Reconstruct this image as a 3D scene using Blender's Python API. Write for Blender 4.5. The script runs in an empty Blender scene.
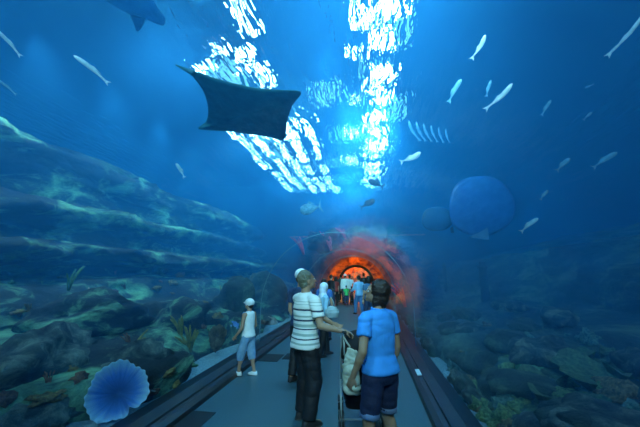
import bpy, bmesh, math, random
from mathutils import Vector, Matrix, noise, Euler
R = math.radians
C = bpy.context.scene.collection
SC = bpy.context.scene
rnd = random.Random(11)

# ------------------------------------------------------------------ camera
CAM = Vector((0.75, 0.0, 1.65)); F = 310.0
PITCH = math.atan(61.5 / F); YAW = math.atan(47 * math.cos(PITCH) / F)
camd = bpy.data.cameras.new('camera'); cam = bpy.data.objects.new('camera', camd); C.objects.link(cam)
camd.sensor_width = 36; camd.lens = 36 * F / 640; camd.clip_start = 0.02; camd.clip_end = 200
cam.location = CAM; cam.rotation_euler = (math.pi / 2 + PITCH, 0, YAW)
SC.camera = cam
CM = Euler((math.pi / 2 + PITCH, 0, YAW)).to_matrix()
def ray(px, py): return (CM @ Vector((px - 320, 213.5 - py, -F))).normalized()
def atz(px, py, z): d = ray(px, py); return CAM + d * ((z - CAM.z) / d.z)
def atx(px, py, x): d = ray(px, py); return CAM + d * ((x - CAM.x) / d.x)
def aty(px, py, y): d = ray(px, py); return CAM + d * ((y - CAM.y) / d.y)

SC.view_settings.view_transform = 'Standard'; SC.view_settings.look = 'None'
SC.view_settings.gamma = 1; SC.view_settings.use_curve_mapping = False
SC.view_settings.exposure = 0.14
SC.cycles.transparent_max_bounces = 24
SC.cycles.max_bounces = 10
SC.cycles.volume_bounces = 1
SC.cycles.sample_clamp_indirect = 4

# ------------------------------------------------------------------ materials
class NT:
    def __init__(s, name):
        s.m = bpy.data.materials.new(name); s.m.use_nodes = True; s.t = s.m.node_tree
        s.t.nodes.clear(); s.out = s.n('ShaderNodeOutputMaterial')
    def n(s, kind, **kw):
        nd = s.t.nodes.new(kind)
        for k, v in kw.items():
            if k.startswith('_'): setattr(nd, k[1:], v)
            else: nd.inputs[k.replace('__', ' ')].default_value = v
        return nd
    def l(s, a, b): s.t.links.new(a, b)

def hexa(c): return (c[0], c[1], c[2], 1)
def mat(name, c, c2=None, scale=6.0, rough=0.7, bump=0.0, stretch=(1, 1, 1), metal=0.0, detail=6, lo=0.35, hi=0.65, sss=0.0):
    k = NT(name); p = k.n('ShaderNodeBsdfPrincipled', Roughness=rough, Metallic=metal)
    p.inputs['Base Color'].default_value = hexa(c)
    tc = k.n('ShaderNodeTexCoord'); mp = k.n('ShaderNodeMapping'); mp.inputs['Scale'].default_value = stretch
    k.l(tc.outputs['Object'], mp.inputs['Vector'])
    nz = k.n('ShaderNodeTexNoise', Scale=scale, Detail=detail, Roughness=0.6); k.l(mp.outputs[0], nz.inputs['Vector'])
    if c2 is not None:
        r = k.n('ShaderNodeValToRGB'); r.color_ramp.elements[0].position = lo; r.color_ramp.elements[1].position = hi
        r.color_ramp.elements[0].color = hexa(c); r.color_ramp.elements[1].color = hexa(c2)
        k.l(nz.outputs['Fac'], r.inputs[0]); k.l(r.outputs[0], p.inputs['Base Color'])
    if bump:
        b = k.n('ShaderNodeBump', Strength=bump, Distance=0.05); k.l(nz.outputs['Fac'], b.inputs['Height']); k.l(b.outputs[0], p.inputs['Normal'])
    k.l(p.outputs[0], k.out.inputs[0]); return k.m

def emit(name, c, s):
    k = NT(name); e = k.n('ShaderNodeEmission', Strength=s); e.inputs[0].default_value = hexa(c); k.l(e.outputs[0], k.out.inputs[0]); return k.m

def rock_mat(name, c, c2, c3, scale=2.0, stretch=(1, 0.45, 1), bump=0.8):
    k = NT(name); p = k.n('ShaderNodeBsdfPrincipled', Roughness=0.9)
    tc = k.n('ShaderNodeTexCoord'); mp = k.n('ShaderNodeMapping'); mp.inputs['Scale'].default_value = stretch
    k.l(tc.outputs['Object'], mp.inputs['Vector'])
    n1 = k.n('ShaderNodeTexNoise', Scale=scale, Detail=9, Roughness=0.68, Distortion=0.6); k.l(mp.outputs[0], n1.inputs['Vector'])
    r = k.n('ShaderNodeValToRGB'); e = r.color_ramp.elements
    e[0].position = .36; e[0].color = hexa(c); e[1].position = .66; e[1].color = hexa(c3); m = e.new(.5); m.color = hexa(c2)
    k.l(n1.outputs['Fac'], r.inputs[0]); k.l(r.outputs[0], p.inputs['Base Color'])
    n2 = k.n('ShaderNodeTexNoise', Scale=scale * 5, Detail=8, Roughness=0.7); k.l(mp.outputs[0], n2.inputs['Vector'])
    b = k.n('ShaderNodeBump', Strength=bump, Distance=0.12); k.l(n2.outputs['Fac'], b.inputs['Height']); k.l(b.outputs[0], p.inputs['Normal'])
    k.l(p.outputs[0], k.out.inputs[0]); return k.m

# ------------------------------------------------------------------ object helpers
def link(name, me, m=None, parent=None, smooth=True):
    me.name = name
    if smooth:
        for p in me.polygons: p.use_smooth = True
    o = bpy.data.objects.new(name, me); C.objects.link(o)
    if m is not None:
        for x in (m if isinstance(m, (list, tuple)) else [m]): me.materials.append(x)
    if parent is not None: o.parent = parent
    return o
def bmo(name, bm, m=None, parent=None, smooth=True):
    me = bpy.data.meshes.new(name); bmesh.ops.recalc_face_normals(bm, faces=bm.faces); bm.to_mesh(me); bm.free()
    return link(name, me, m, parent, smooth)
def tag(o, label=None, cat=None, group=None, kind=None):
    if label: o['label'] = label
    if cat: o['category'] = cat
    if group: o['group'] = group
    if kind: o['kind'] = kind
    return o
def empty(name, loc=(0, 0, 0), rz=0.0):
    o = bpy.data.objects.new(name, None); C.objects.link(o); o.location = loc; o.rotation_euler = (0, 0, rz); o.empty_display_size = .1
    return o
def copy_tree(o, parent=None):
    c = o.copy(); C.objects.link(c); c.parent = parent
    for ch in list(o.children): copy_tree(ch, c)
    return c
def V(*a): return Vector(a)

def add_box(bm, c, s, rot=None):
    M = Matrix.Translation(c)
    if rot is not None: M = M @ (rot.to_matrix().to_4x4() if hasattr(rot, 'to_matrix') else rot)
    bmesh.ops.create_cube(bm, size=1, matrix=M @ Matrix.Diagonal((s[0], s[1], s[2], 1)))
def frame(d):
    d = d.normalized(); u = Vector((0, 0, 1)) if abs(d.z) < .95 else Vector((0, 1, 0))
    a = d.cross(u).normalized(); b = a.cross(d).normalized(); return a, b
def add_tube(bm, pts, rads, n=10, cap=True):
    pts = [Vector(p) for p in pts]
    if not hasattr(rads, '__len__'): rads = [rads] * len(pts)
    rings = []
    for i, p in enumerate(pts):
        d = pts[min(i + 1, len(pts) - 1)] - pts[max(i - 1, 0)]
        a, b = frame(d)
        rings.append([bm.verts.new(p + (a * math.cos(t) + b * math.sin(t)) * rads[i]) for t in [2 * math.pi * j / n for j in range(n)]])
    for i in range(len(rings) - 1):
        for j in range(n):
            bm.faces.new((rings[i][j], rings[i][(j + 1) % n], rings[i + 1][(j + 1) % n], rings[i + 1][j]))
    if cap: bm.faces.new(list(reversed(rings[0]))); bm.faces.new(rings[-1])
def add_cap(bm, p0, p1, r0, r1, n=12):               # rounded tapered limb segment
    p0 = Vector(p0); p1 = Vector(p1); d = p1 - p0; L = d.length or 1e-4; d = d / L
    pts = []; rr = []
    for k in (80, 55, 28, 0):
        pts.append(p0 - d * r0 * math.sin(R(k))); rr.append(max(r0 * math.cos(R(k)), 1e-3))
    for k in (0, 28, 55, 80):
        pts.append(p1 + d * r1 * math.sin(R(k))); rr.append(max(r1 * math.cos(R(k)), 1e-3))
    a, b = frame(d); rings = []
    for p, r in zip(pts, rr):
        rings.append([bm.verts.new(p + (a * math.cos(t) + b * math.sin(t)) * r) for t in [2 * math.pi * j / n for j in range(n)]])
    for i in range(len(rings) - 1):
        for j in range(n):
            bm.faces.new((rings[i][j], rings[i][(j + 1) % n], rings[i + 1][(j + 1) % n], rings[i + 1][j]))
    bm.faces.new(list(reversed(rings[0]))); bm.faces.new(rings[-1])
def add_ell(bm, c, r, rot=None, seg=20):
    M = Matrix.Translation(c)
    if rot is not None: M = M @ Euler(rot).to_matrix().to_4x4()
    bmesh.ops.create_uvsphere(bm, u_segments=seg, v_segments=seg // 2 + 2, radius=1, matrix=M @ Matrix.Diagonal((r[0], r[1], r[2], 1)))
def add_loft(bm, secs, n=24, e=2.3):                 # secs: (centre, rx, ry, [yaw])
    rings = []
    for s in secs:
        c, rx, ry = Vector(s[0]), s[1], s[2]; yw = s[3] if len(s) > 3 else 0
        ring = []
        for j in range(n):
            t = 2 * math.pi * j / n; ct, st = math.cos(t), math.sin(t)
            x = rx * math.copysign(abs(ct) ** (2 / e), ct); y = ry * math.copysign(abs(st) ** (2 / e), st)
            ring.append(bm.verts.new(c + Vector((x * math.cos(yw) - y * math.sin(yw), x * math.sin(yw) + y * math.cos(yw), 0))))
        rings.append(ring)
    for i in range(len(rings) - 1):
        for j in range(n):
            bm.faces.new((rings[i][j], rings[i][(j + 1) % n], rings[i + 1][(j + 1) % n], rings[i + 1][j]))
    bm.faces.new(list(reversed(rings[0]))); bm.faces.new(rings[-1])

def remeshed(name, bm, voxel, smooth, m, parent, wr=0.0, wfreq=9.0, seed=0.0):
    """fuse closed shapes into one continuous skin"""
    me = bpy.data.meshes.new('tmp'); bmesh.ops.recalc_face_normals(bm, faces=bm.faces); bm.to_mesh(me); bm.free()
    o = bpy.data.objects.new('tmp', me); C.objects.link(o)
    md = o.modifiers.new('r', 'REMESH'); md.mode = 'VOXEL'; md.voxel_size = voxel
    if smooth:
        sm = o.modifiers.new('s', 'SMOOTH'); sm.iterations = smooth; sm.factor = .5
    dg = bpy.context.evaluated_depsgraph_get(); ev = o.evaluated_get(dg)
    me2 = bpy.data.meshes.new_from_object(ev)
    bpy.data.objects.remove(o); bpy.data.meshes.remove(me)
    if wr:
        ns = [v.normal.copy() for v in me2.vertices]
        for v, nn in zip(me2.vertices, ns):
            q = Vector((v.co.x * wfreq * .8, v.co.y * wfreq * .8, v.co.z * wfreq * 1.7)) + Vector((seed, seed * 2, 0))
            f = abs(noise.noise(q + noise.noise_vector(q * .5) * .8))
            v.co += nn * (wr * f * 2)
    return link(name, me2, m, parent)

# ================================================================== SETTING
TR = 1.75; SPR = 0.90; Y0, Y1 = -5.0, 21.0
def arch(r, zb, spr=SPR, n=28):
    pts = [(-r, zb)]
    for i in range(n + 1):
        a = math.pi - math.pi * i / n; pts.append((r * math.cos(a), spr + r * math.sin(a)))
    pts.append((r, zb)); return pts

floor_m = mat('walkway_concrete', (.035, .09, .115), (.06, .125, .15), scale=60, rough=.42, bump=.08, detail=4)
bm = bmesh.new(); add_box(bm, V(0, (Y0 + Y1 + 9) / 2, -.06), V(2 * TR + .3, Y1 + 9 - Y0, .12))
tag(bmo('floor', bm, floor_m, smooth=False), 'grey blue smooth concrete walkway through the tunnel', 'floor', kind='structure')

curb_m = mat('dark_curb', (.012, .016, .02), rough=.35)
for side, nm in ((-1, 'baseboard_left'), (1, 'baseboard_right')):
    bm = bmesh.new()
    prof = [(1.42, 0), (1.44, .05), (1.50, .09), (1.505, .075), (1.56, .09), (1.57, .11), (1.70, .15), (1.86, .15), (1.86, 0)]
    a = [bm.verts.new((side * x, Y0, z)) for x, z in prof]; b = [bm.verts.new((side * x, Y1, z)) for x, z in prof]
    for i in range(len(prof)):
        j = (i + 1) % len(prof); bm.faces.new((a[i], a[j], b[j], b[i]))
    bm.faces.new(a); bm.faces.new(list(reversed(b)))
    tag(bmo(nm, bm, curb_m, smooth=False), 'black curb along the %s edge of the walkway' % ('left' if side < 0 else 'right'), 'curb', kind='structure')

# acrylic vault
k = NT('acrylic'); tr = k.n('ShaderNodeBsdfTransparent'); tr.inputs[0].default_value = (.93, .985, 1, 1)
gl = k.n('ShaderNodeBsdfGlossy', Roughness=.05); gl.inputs[0].default_value = (.9, .97, 1, 1)
fw = k.n('ShaderNodeLayerWeight', Blend=.5); pw = k.n('ShaderNodeMath', _operation='POWER'); pw.inputs[1].default_value = 8
fr = k.n('ShaderNodeMath', _operation='MULTIPLY_ADD'); fr.inputs[1].default_value = .7; fr.inputs[2].default_value = .012
k.l(fw.outputs['Facing'], pw.inputs[0]); k.l(pw.outputs[0], fr.inputs[0]); mx = k.n('ShaderNodeMixShader')
tc = k.n('ShaderNodeTexCoord'); mp = k.n('ShaderNodeMapping'); mp.inputs['Scale'].default_value = (3.2, .35, 3.2); k.l(tc.outputs['Object'], mp.inputs[0])
nz = k.n('ShaderNodeTexNoise', Scale=1.6, Detail=4, Roughness=.6); k.l(mp.outputs[0], nz.inputs[0])
bp = k.n('ShaderNodeBump', Strength=.45, Distance=.03); k.l(nz.outputs['Fac'], bp.inputs['Height']); k.l(bp.outputs[0], gl.inputs['Normal'])
k.l(fr.outputs[0], mx.inputs[0]); k.l(tr.outputs[0], mx.inputs[1]); k.l(gl.outputs[0], mx.inputs[2]); k.l(mx.outputs[0], k.out.inputs[0])
acrylic = k.m
bm = bmesh.new(); pi_ = arch(TR, .15); po = arch(TR + .07, .15)
rows = []
for y in (Y0, Y1):
    rows.append(([bm.verts.new((x, y, z)) for x, z in pi_], [bm.verts.new((x, y, z)) for x, z in po]))
(ai, ao), (bi, bo) = rows
for i in range(len(pi_) - 1):
    bm.faces.new((ai[i], ai[i + 1], bi[i + 1], bi[i])); bm.faces.new((ao[i], bo[i], bo[i + 1], ao[i + 1]))
tag(bmo('window_1', bm, acrylic), 'clear acrylic vault of the tunnel', 'tunnel glass', kind='structure')

# water body with the tunnel cut out of it
WL, WR, WT, WY0, WY1 = -15.0, 13.0, 7.0, Y0, 26.0
k = NT('water'); tr = k.n('ShaderNodeBsdfTransparent'); k.l(tr.outputs[0], k.out.inputs['Surface'])
vs = k.n('ShaderNodeVolumeScatter', Density=.08, Anisotropy=.0); vs.inputs['Color'].default_value = (.045, .40, .95, 1)
va = k.n('ShaderNodeVolumeAbsorption', Density=.15); va.inputs['Color'].default_value = (.08, .60, .90, 1)
ad = k.n('ShaderNodeAddShader'); k.l(vs.outputs[0], ad.inputs[0]); k.l(va.outputs[0], ad.inputs[1]); k.l(ad.outputs[0], k.out.inputs['Volume'])
water = k.m
bm = bmesh.new()
# top / sides / bottom as a swept profile that has the vault notch
cut = arch(TR + .09, -.02)
outer = [(WL, -.02)] + cut + [(WR, -.02), (WR, WT), (WL, WT)]
a = [bm.verts.new((x, WY0, z)) for x, z in outer]; b = [bm.verts.new((x, Y1, z)) for x, z in outer]
for i in range(len(outer)):
    j = (i + 1) % len(outer); bm.faces.new((a[i], a[j], b[j], b[i]))
bm.faces.new(a); bm.faces.new(list(reversed(b)))
bmesh.ops.triangulate(bm, faces=[f for f in bm.faces if len(f.verts) > 4])
w = bmo('aquarium_water', bm, water, smooth=False)
tag(w, 'blue aquarium water around the tunnel', 'water', kind='stuff')

# rippled surface of the tank
k = NT('water_surface'); rf = k.n('ShaderNodeBsdfRefraction', IOR=1.33, Roughness=0.0); rf.inputs[0].default_value = (.9, 1, 1, 1)
tc = k.n('ShaderNodeTexCoord'); mp = k.n('ShaderNodeMapping'); mp.inputs['Scale'].default_value = (3.2, .9, 1); k.l(tc.outputs['Object'], mp.inputs[0])
nz = k.n('ShaderNodeTexNoise', Scale=1.5, Detail=2.5, Roughness=.55, Distortion=.4); k.l(mp.outputs[0], nz.inputs[0])
bp = k.n('ShaderNodeBump', Strength=1.0, Distance=.42); k.l(nz.outputs['Fac'], bp.inputs['Height']); k.l(bp.outputs[0], rf.inputs['Normal'])
k.l(rf.outputs[0], k.out.inputs[0])
bm = bmesh.new(); vs_ = [bm.verts.new(p) for p in ((WL, WY0, WT + .05), (WL, Y1, WT + .05), (WR, Y1, WT + .05), (WR, WY0, WT + .05))]
bm.faces.new(vs_)
me = bpy.data.meshes.new('x'); bm.to_mesh(me); bm.free()
tag(link('water_surface', me, k.m, smooth=False), 'rippled glittering water surface seen from below', 'water surface', kind='stuff')

# hall above the tank
dark = mat('dark_paint', (.01, .03, .05), rough=.9)
hallm = mat('hall_ceiling', (.02, .14, .22), rough=.9)
bm = bmesh.new(); add_box(bm, V(-1, 8, 11.2), V(34, 34, .2))
tag(bmo('ceiling', bm, hallm, smooth=False), 'dark hall ceiling above the tank', 'ceiling', kind='structure')
wallm = mat('tank_paint', (.01, .06, .12), rough=.9)
for nm, c, s in (('wall_left', V(WL - .1, 8, 5.5), V(.2, 34, 11.4)), ('wall_right', V(WR + .1, 8, 5.5), V(.2, 34, 11.4))):
    bm = bmesh.new(); add_box(bm, c, s); tag(bmo(nm, bm, wallm, smooth=False), 'dark blue side wall of the tank', 'wall', kind='structure')

# end wall of the tank with the lobby portal
def wall_with_hole(name, y, th, m, hole, xr, zt):
    bm = bmesh.new(); hp = hole
    n = len(hp)
    out = []
    for x, z in hp:                                   # project each hole point outward to the wall's rim
        if z <= 0.001: out.append((xr[0] if x < 0 else xr[1], 0.0)); continue
        d = Vector((x, z - .5)); s = min([abs((xr[1] if d.x > 0 else xr[0]) / d.x) if abs(d.x) > 1e-4 else 1e9, (zt - .5) / d.y if d.y > 1e-4 else 1e9])
        out.append((d.x * s, .5 + d.y * s))
    L = []
    for yy in (y, y + th):
        L.append(([bm.verts.new((x, yy, z)) for x, z in hp], [bm.verts.new((x, yy, z)) for x, z in out]))
    for i in range(n - 1):
        bm.faces.new((L[0][0][i], L[0][0][i + 1], L[0][1][i + 1], L[0][1][i]))
        bm.faces.new((L[1][0][i], L[1][1][i], L[1][1][i + 1], L[1][0][i + 1]))
        bm.faces.new((L[0][0][i], L[1][0][i], L[1][0][i + 1], L[0][0][i + 1]))
    return bmo(name, bm, m, smooth=False)
tag(wall_with_hole('wall_back', Y1 + .02, .3, wallm, arch(1.9, 0, .95), (WL, WR), 11), 'end wall of the tank', 'wall', kind='structure')
orange = mat('orange_mural', (.22, .008, .004), (1.0, .22, .01), scale=2.6, rough=.6, stretch=(1, 1, 1.6), lo=.40, hi=.56)
bm = bmesh.new()
for x in (-2.9, 2.9): add_box(bm, V(x, Y1 + .66, 2), V(.15, .68, 4))
add_box(bm, V(0, Y1 + .66, 4.05), V(6, .68, .12)); tag(bmo('trim_9', bm, wallm, smooth=False), 'dark lining of the recess around the far doorway', 'trim', kind='structure')
tag(wall_with_hole('wall_portal', Y1 + 1.0, .25, orange, arch(1.12, 0, 1.15), (-4.5, 4.5), 4.2), 'orange wall around the far arched doorway', 'wall', kind='structure')
bm = bmesh.new()
ap = arch(1.12, 0, 1.15)
add_tube(bm, [(x, Y1 + .95, z) for x, z in ap], .09, n=8)
tag(bmo('trim_1', bm, mat('portal_frame', (.01, .01, .012), rough=.5)), 'dark frame around the far arched doorway', 'door frame', kind='structure')
# lobby beyond
bm = bmesh.new(); add_box(bm, V(0, Y1 + 8.6, 2.1), V(9, .2, 4.2)); tag(bmo('wall_lobby', bm, orange, smooth=False), 'glowing orange lobby wall beyond the tunnel', 'wall', kind='structure')
for s in (-1, 1):
    bm = bmesh.new(); add_box(bm, V(s * 4.5, Y1 + 4.4, 2.1), V(.2, 8.6, 4.2)); tag(bmo('wall_side', bm, orange, smooth=False), 'side wall of the lobby', 'wall', kind='structure')
bm = bmesh.new(); add_box(bm, V(0, Y1 + 4.4, 4.25), V(9.2, 8.8, .1)); tag(bmo('ceiling_lobby', bm, orange, smooth=False), 'lobby ceiling', 'ceiling', kind='structure')
# acrylic joints
seam = mat('silicone_joint', (.12, .35, .5), rough=.5)
for i, y in enumerate((7.3, 12.2, 16.6)):
    bm = bmesh.new(); add_tube(bm, [(x, y, z) for x, z in arch(TR - .004, .15)], .006, n=6)
    tag(bmo('trim_%d' % (i + 2), bm, seam), 'thin joint between two acrylic panels', 'joint', kind='structure')
# wall closing the tunnel behind
bm = bmesh.new(); add_box(bm, V(-1, Y0 - .15, 5.5), V(30, .3, 11.4)); tag(bmo('wall_front', bm, wallm, smooth=False), 'wall behind the visitor', 'wall', kind='structure')

# ================================================================== LIGHT
def spot(x, y, z, tx, ty, tz, e, col=(.75, .95, 1), size=110, blend=.8, r=0.0):  # unseen spots added inside the water to light tank and walkway
    d = bpy.data.lights.new('added_water_spot', 'SPOT'); d.energy = e; d.color = col; d.spot_size = R(size); d.spot_blend = blend; d.shadow_soft_size = r
    o = bpy.data.objects.new('added_water_spot', d); C.objects.link(o); o.location = (x, y, z)
    o.rotation_euler = (Vector((tx, ty, tz)) - Vector((x, y, z))).to_track_quat('-Z', 'Y').to_euler(); return o
# area lights added under the surface, facing away from the viewer and unseen
def broad(x, y, z, t, e, sx=1.6, sy=1.6, col=(.7, .95, 1)):
    d = bpy.data.lights.new('added_water_fill', 'AREA'); d.shape = 'RECTANGLE'; d.size = sx; d.size_y = sy; d.energy = e; d.color = col; d.spread = R(90)
    o = bpy.data.objects.new('added_water_fill', d); C.objects.link(o); o.location = (x, y, z); o.rotation_euler = (Vector(t) - Vector((x, y, z))).to_track_quat('-Z', 'Y').to_euler(); return o
for y in (0.5, 5, 9.5, 14): broad(-2.6, y, 6.3, (-7, y + 2.2, 6.2), 125)
for x, y, e in ((.9, -4.2, 1.15), (1.3, 1.5, .8), (1.0, 8, .8), (.4, 14, .6)):
    broad(x, y, 6.1, (x - .8, y + 6, 6.3), e * 700)  # central row added to brighten the water over the vault
# added spots that brighten the reef shelves on the left
for i in range(9):
    spot(-6.4 + .08 * i, 1.2 + 1.9 * i, 6.9, -5.3, 1.4 + 1.9 * i, 0, 820, size=60, r=.3)
# down spots added under the surface to light the walkway
for y in (1.5, 6, 11, 16):
    spot(0, y, 6.7, 0, y, 0, 820, col=(.35, .8, 1), size=56, r=.2)
spot(4.4, 1.2, 6.8, 3.5, 3.8, 0, 420, size=66, r=.2)  # added spot to lift the right slope
def area(x, y, z, sx, sy, e, col, rot=(0, 0, 0)):
    d = bpy.data.lights.new('lobby_light', 'AREA'); d.shape = 'RECTANGLE'; d.size = sx; d.size_y = sy; d.energy = e; d.color = col
    o = bpy.data.objects.new('lobby_light', d); C.objects.link(o); o.location = (x, y, z); o.rotation_euler = rot; return o
area(0, Y1 + 4.6, 4.1, 6, 5, 800, (1, .5, .14))
for x in (-2.1, 0, 2.1):  # added lights, hidden behind the end wall to brighten the orange wall
    d = bpy.data.lights.new('added_doorway_fill', 'POINT'); d.energy = 45; d.color = (1, .38, .08); d.shadow_soft_size = .06
    o = bpy.data.objects.new('added_doorway_fill', d); C.objects.link(o); o.location = (x, Y1 + .62, 3.25 if x == 0 else 2.3)
# rows of floodlights over the water (their broken image is the glitter)
lampm = emit('floodlight_glow', (.85, 1, 1), 22.0)
case = mat('lamp_case', (.03, .03, .03), rough=.5)
panelm = emit('added_halo_glow', (.35, .8, 1), 1.7)
def lamp(x, y, sx, sy, z=7.85, lm=None):
    bm = bmesh.new(); add_box(bm, V(0, 0, .08), V(sx + .1, sy + .1, .14)); t = bmo('floodlight', bm, case, smooth=False); t.location = (x, y, z)
    bm = bmesh.new(); add_box(bm, V(0, 0, 0), V(sx, sy, .02)); bmo('lens', bm, lm or lampm, t, smooth=False)
    bm = bmesh.new(); add_tube(bm, [(0, 0, .1), (0, 0, 11.1 - z)], .03, n=8); bmo('hanger', bm, case, t)
    if lm: t.name = 'added_halo_panel'; tag(t, 'added dim panel making pale blue glitter between the bright white ones', 'light panel', group='dim halo panels added above the tank')
    else: tag(t, 'bright white glitter patch in the rows above the tunnel', 'floodlight', group='floodlights above the tank')
lr = random.Random(3)
for i in range(13):                                   # main row on the right of the vault
    y = 4.6 + i * 1.25
    lamp(1.45 + .10 * math.sin(i * 2.1) - .02 * i, y, (.20, .34, .26, .40)[i % 4], (.7, 1.0, .6)[i % 3])
    if i % 2: lamp(1.15 + .1 * math.sin(i * 3.3), y + .5, .07, .7)
for x, y, sx, sy in ((.72, 6.2, .13, .8), (.66, 7.4, .08, .5), (.3, 12, .10, 1.0), (.1, 15, .12, 1.2), (.5, 9.6, .05, .5),
                     (-1.95, 5.9, .12, 1.0), (-2.4, 7.0, .26, .42), (-3.0, 6.8, .14, .30), (-3.75, 7.3, .18, .26), (-2.2, 7.9, .10, 1.0), (-2.9, 7.7, .08, .2)):
    lamp(x, y, sx, sy)
for i in range(9):                                    # dim glowing panels added for a pale halo between the floodlights
    lamp(1.42 + .25 * math.sin(i * 2.6), 5.0 + i * 1.9, .62 + .2 * math.sin(i * 5), 1.5, 8.25, panelm)
    if i < 7: lamp(-3.3 + .5 * math.sin(i * 1.9) + .2 * (i > 3), 8.2 + i * 2.0, .8, 1.4, 8.25, panelm)
    if i % 2 == 0: lamp(-.4 + .4 * math.sin(i), 9.5 + i * 1.5, .45, 1.3, 8.25, panelm)
for k_ in range(5):                                   # slanting rows far left over the reef
    for i in range(5): lamp(-4.4 + .75 * k_ + lr.uniform(-.15, .15) + .05 * i, 10.4 + i * 2.0 + k_ * .35 + lr.uniform(-.3, .3), lr.uniform(.05, .13), lr.uniform(1.3, 2.4), 7.4)
SC.world = bpy.data.worlds.new('world'); SC.world.use_nodes = True
SC.world.node_tree.nodes['Background'].inputs[0].default_value = (.05, .2, .35, 1); SC.world.node_tree.nodes['Background'].inputs[1].default_value = .02

for x, y, e in ((-3.5, 5, 1), (-3, 13, 1)):
    d = bpy.data.lights.new('added_hall_fill', 'POINT'); d.energy = e * 290; d.color = (.8, .95, 1); d.shadow_soft_size = .3  # unseen light added to brighten the ceiling behind the water surface
    o = bpy.data.objects.new('added_hall_fill', d); C.objects.link(o); o.location = (x, y, 9.6)

# ================================================================== REEF
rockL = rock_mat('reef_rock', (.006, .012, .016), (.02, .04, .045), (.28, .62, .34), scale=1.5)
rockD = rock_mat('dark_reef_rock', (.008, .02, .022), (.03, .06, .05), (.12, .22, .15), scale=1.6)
rockB = rock_mat('boulder_rock', (.01, .018, .02), (.05, .085, .08), (.22, .30, .24), scale=3.2, stretch=(1, 1, 1))
sandm = mat('white_sand', (.16, .26, .30), (.30, .44, .48), scale=30, rough=.9, bump=.3)

def fbm(p, o=5): return noise.fractal(p, .9, 2.1, o, noise_basis='PERLIN_ORIGINAL')
def reef_face(name, side, prof, y0, y1, m, amp, ny=150, nx=90, seed=0.0):
    """rock face: a terraced cross-section swept along the tunnel and broken up by noise; closed behind"""
    L = [0.0]
    for i in range(1, len(prof)): L.append(L[-1] + (Vector(prof[i]) - Vector(prof[i - 1])).length)
    def at(t):
        t *= L[-1]
        for i in range(1, len(prof)):
            if t <= L[i] or i == len(prof) - 1:
                f = (t - L[i - 1]) / (L[i] - L[i - 1]); return Vector(prof[i - 1]).lerp(Vector(prof[i]), min(f, 1))
    bm = bmesh.new(); g = []
    for j in range(ny + 1):
        y = y0 + (y1 - y0) * j / ny; row = []
        push = (.75 * math.exp(-((y - 2.6) / 1.1) ** 2) + .35 * math.exp(-((y - 6.2) / 1.0) ** 2)) if side < 0 else 0
        for i in range(nx + 1):
            t = i / nx
            tw = min(max(t + .045 * noise.noise(Vector((y * .35, t * 2.2, seed))) , 0), 1)
            p = at(tw)
            q = Vector((p.x * .55, y * .22, p.y * .8 + seed))
            q2 = Vector((p.x * 1.7, y * .8, p.y * 2.2 + seed))
            dx = amp * fbm(q) * 1.3 + amp * .45 * (abs(fbm(q2)) - .3)
            dz = amp * .55 * fbm(q + Vector((7, 3, 1)))
            fade = min(1, i / 5.0)
            row.append(bm.verts.new((side * max(p.x + dx * fade + push, 1.95), y, max(p.y + dz * fade, -.01) if i > 2 else p.y)))
        g.append(row)
    for j in range(ny):
        for i in range(nx): bm.faces.new((g[j][i], g[j][i + 1], g[j + 1][i + 1], g[j + 1][i]))
    return bmo(name, bm, m)

profL = [(2.1, -.02), (2.3, .2), (2.7, .45), (3.5, .8), (4.5, 1.2), (4.75, 1.45), (4.9, 1.55), (5.9, 1.6), (5.9, 1.85), (5.2, 2.0), (5.05, 2.15), (5.3, 2.3), (6.6, 2.35), (6.9, 2.75), (6.2, 3.0),
         (6.05, 3.2), (6.3, 3.4), (7.2, 3.5), (7.3, 3.9), (6.6, 4.3), (6.5, 4.6), (6.8, 4.9), (8.5, 5.2), (13.2, 5.6)]
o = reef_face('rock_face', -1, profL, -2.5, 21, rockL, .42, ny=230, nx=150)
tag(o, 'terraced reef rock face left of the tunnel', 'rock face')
profR = [(2.08, -.02), (2.3, .18), (2.7, .36), (3.9, .7), (4.7, .95), (5.2, 1.7), (5.6, 2.15), (5.8, 2.35), (7.2, 2.5), (9, 3.2), (11.6, 3.6)]
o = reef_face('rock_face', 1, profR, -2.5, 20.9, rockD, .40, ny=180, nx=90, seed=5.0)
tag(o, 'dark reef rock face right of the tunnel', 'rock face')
for s_, nm in ((-1, 'left'), (1, 'right')):
    bm = bmesh.new(); g = []
    for j in range(90):
        y = -2.5 + 23.4 * j / 89
        g.append([bm.verts.new((s_ * (1.87 + 1.5 * i / 12), y, .06 + .05 * noise.noise(Vector((i * .4, y * 1.2, s_))) + .02 * i / 12)) for i in range(13)])
    for j in range(89):
        for i in range(12): bm.faces.new((g[j][i], g[j][i + 1], g[j + 1][i + 1], g[j + 1][i]))
    tag(bmo('sand_bed', bm, sandm), 'pale sand along the foot of the %s glass' % nm, 'sand', kind='stuff')

def boulder(name, c, r, m, seed, amp=.35, sub=4, parent=None, rot=0.0):
    bm = bmesh.new(); bmesh.ops.create_icosphere(bm, subdivisions=sub, radius=1)
    for v in bm.verts:
        d = v.co.normalized(); q = d * 1.25 + Vector((seed, seed * .7, -seed))
        f = 1 + amp * fbm(q, 4) * 1.2 + amp * .35 * (abs(noise.noise(q * 3.1)) - .25)
        if d.z < -.4: f *= .95
        v.co = Vector((d.x * r[0], d.y * r[1], d.z * r[2])) * f
    o = bmo(name, bm, m, parent); o.location = c; o.rotation_euler = (0, 0, rot); return o

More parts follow.
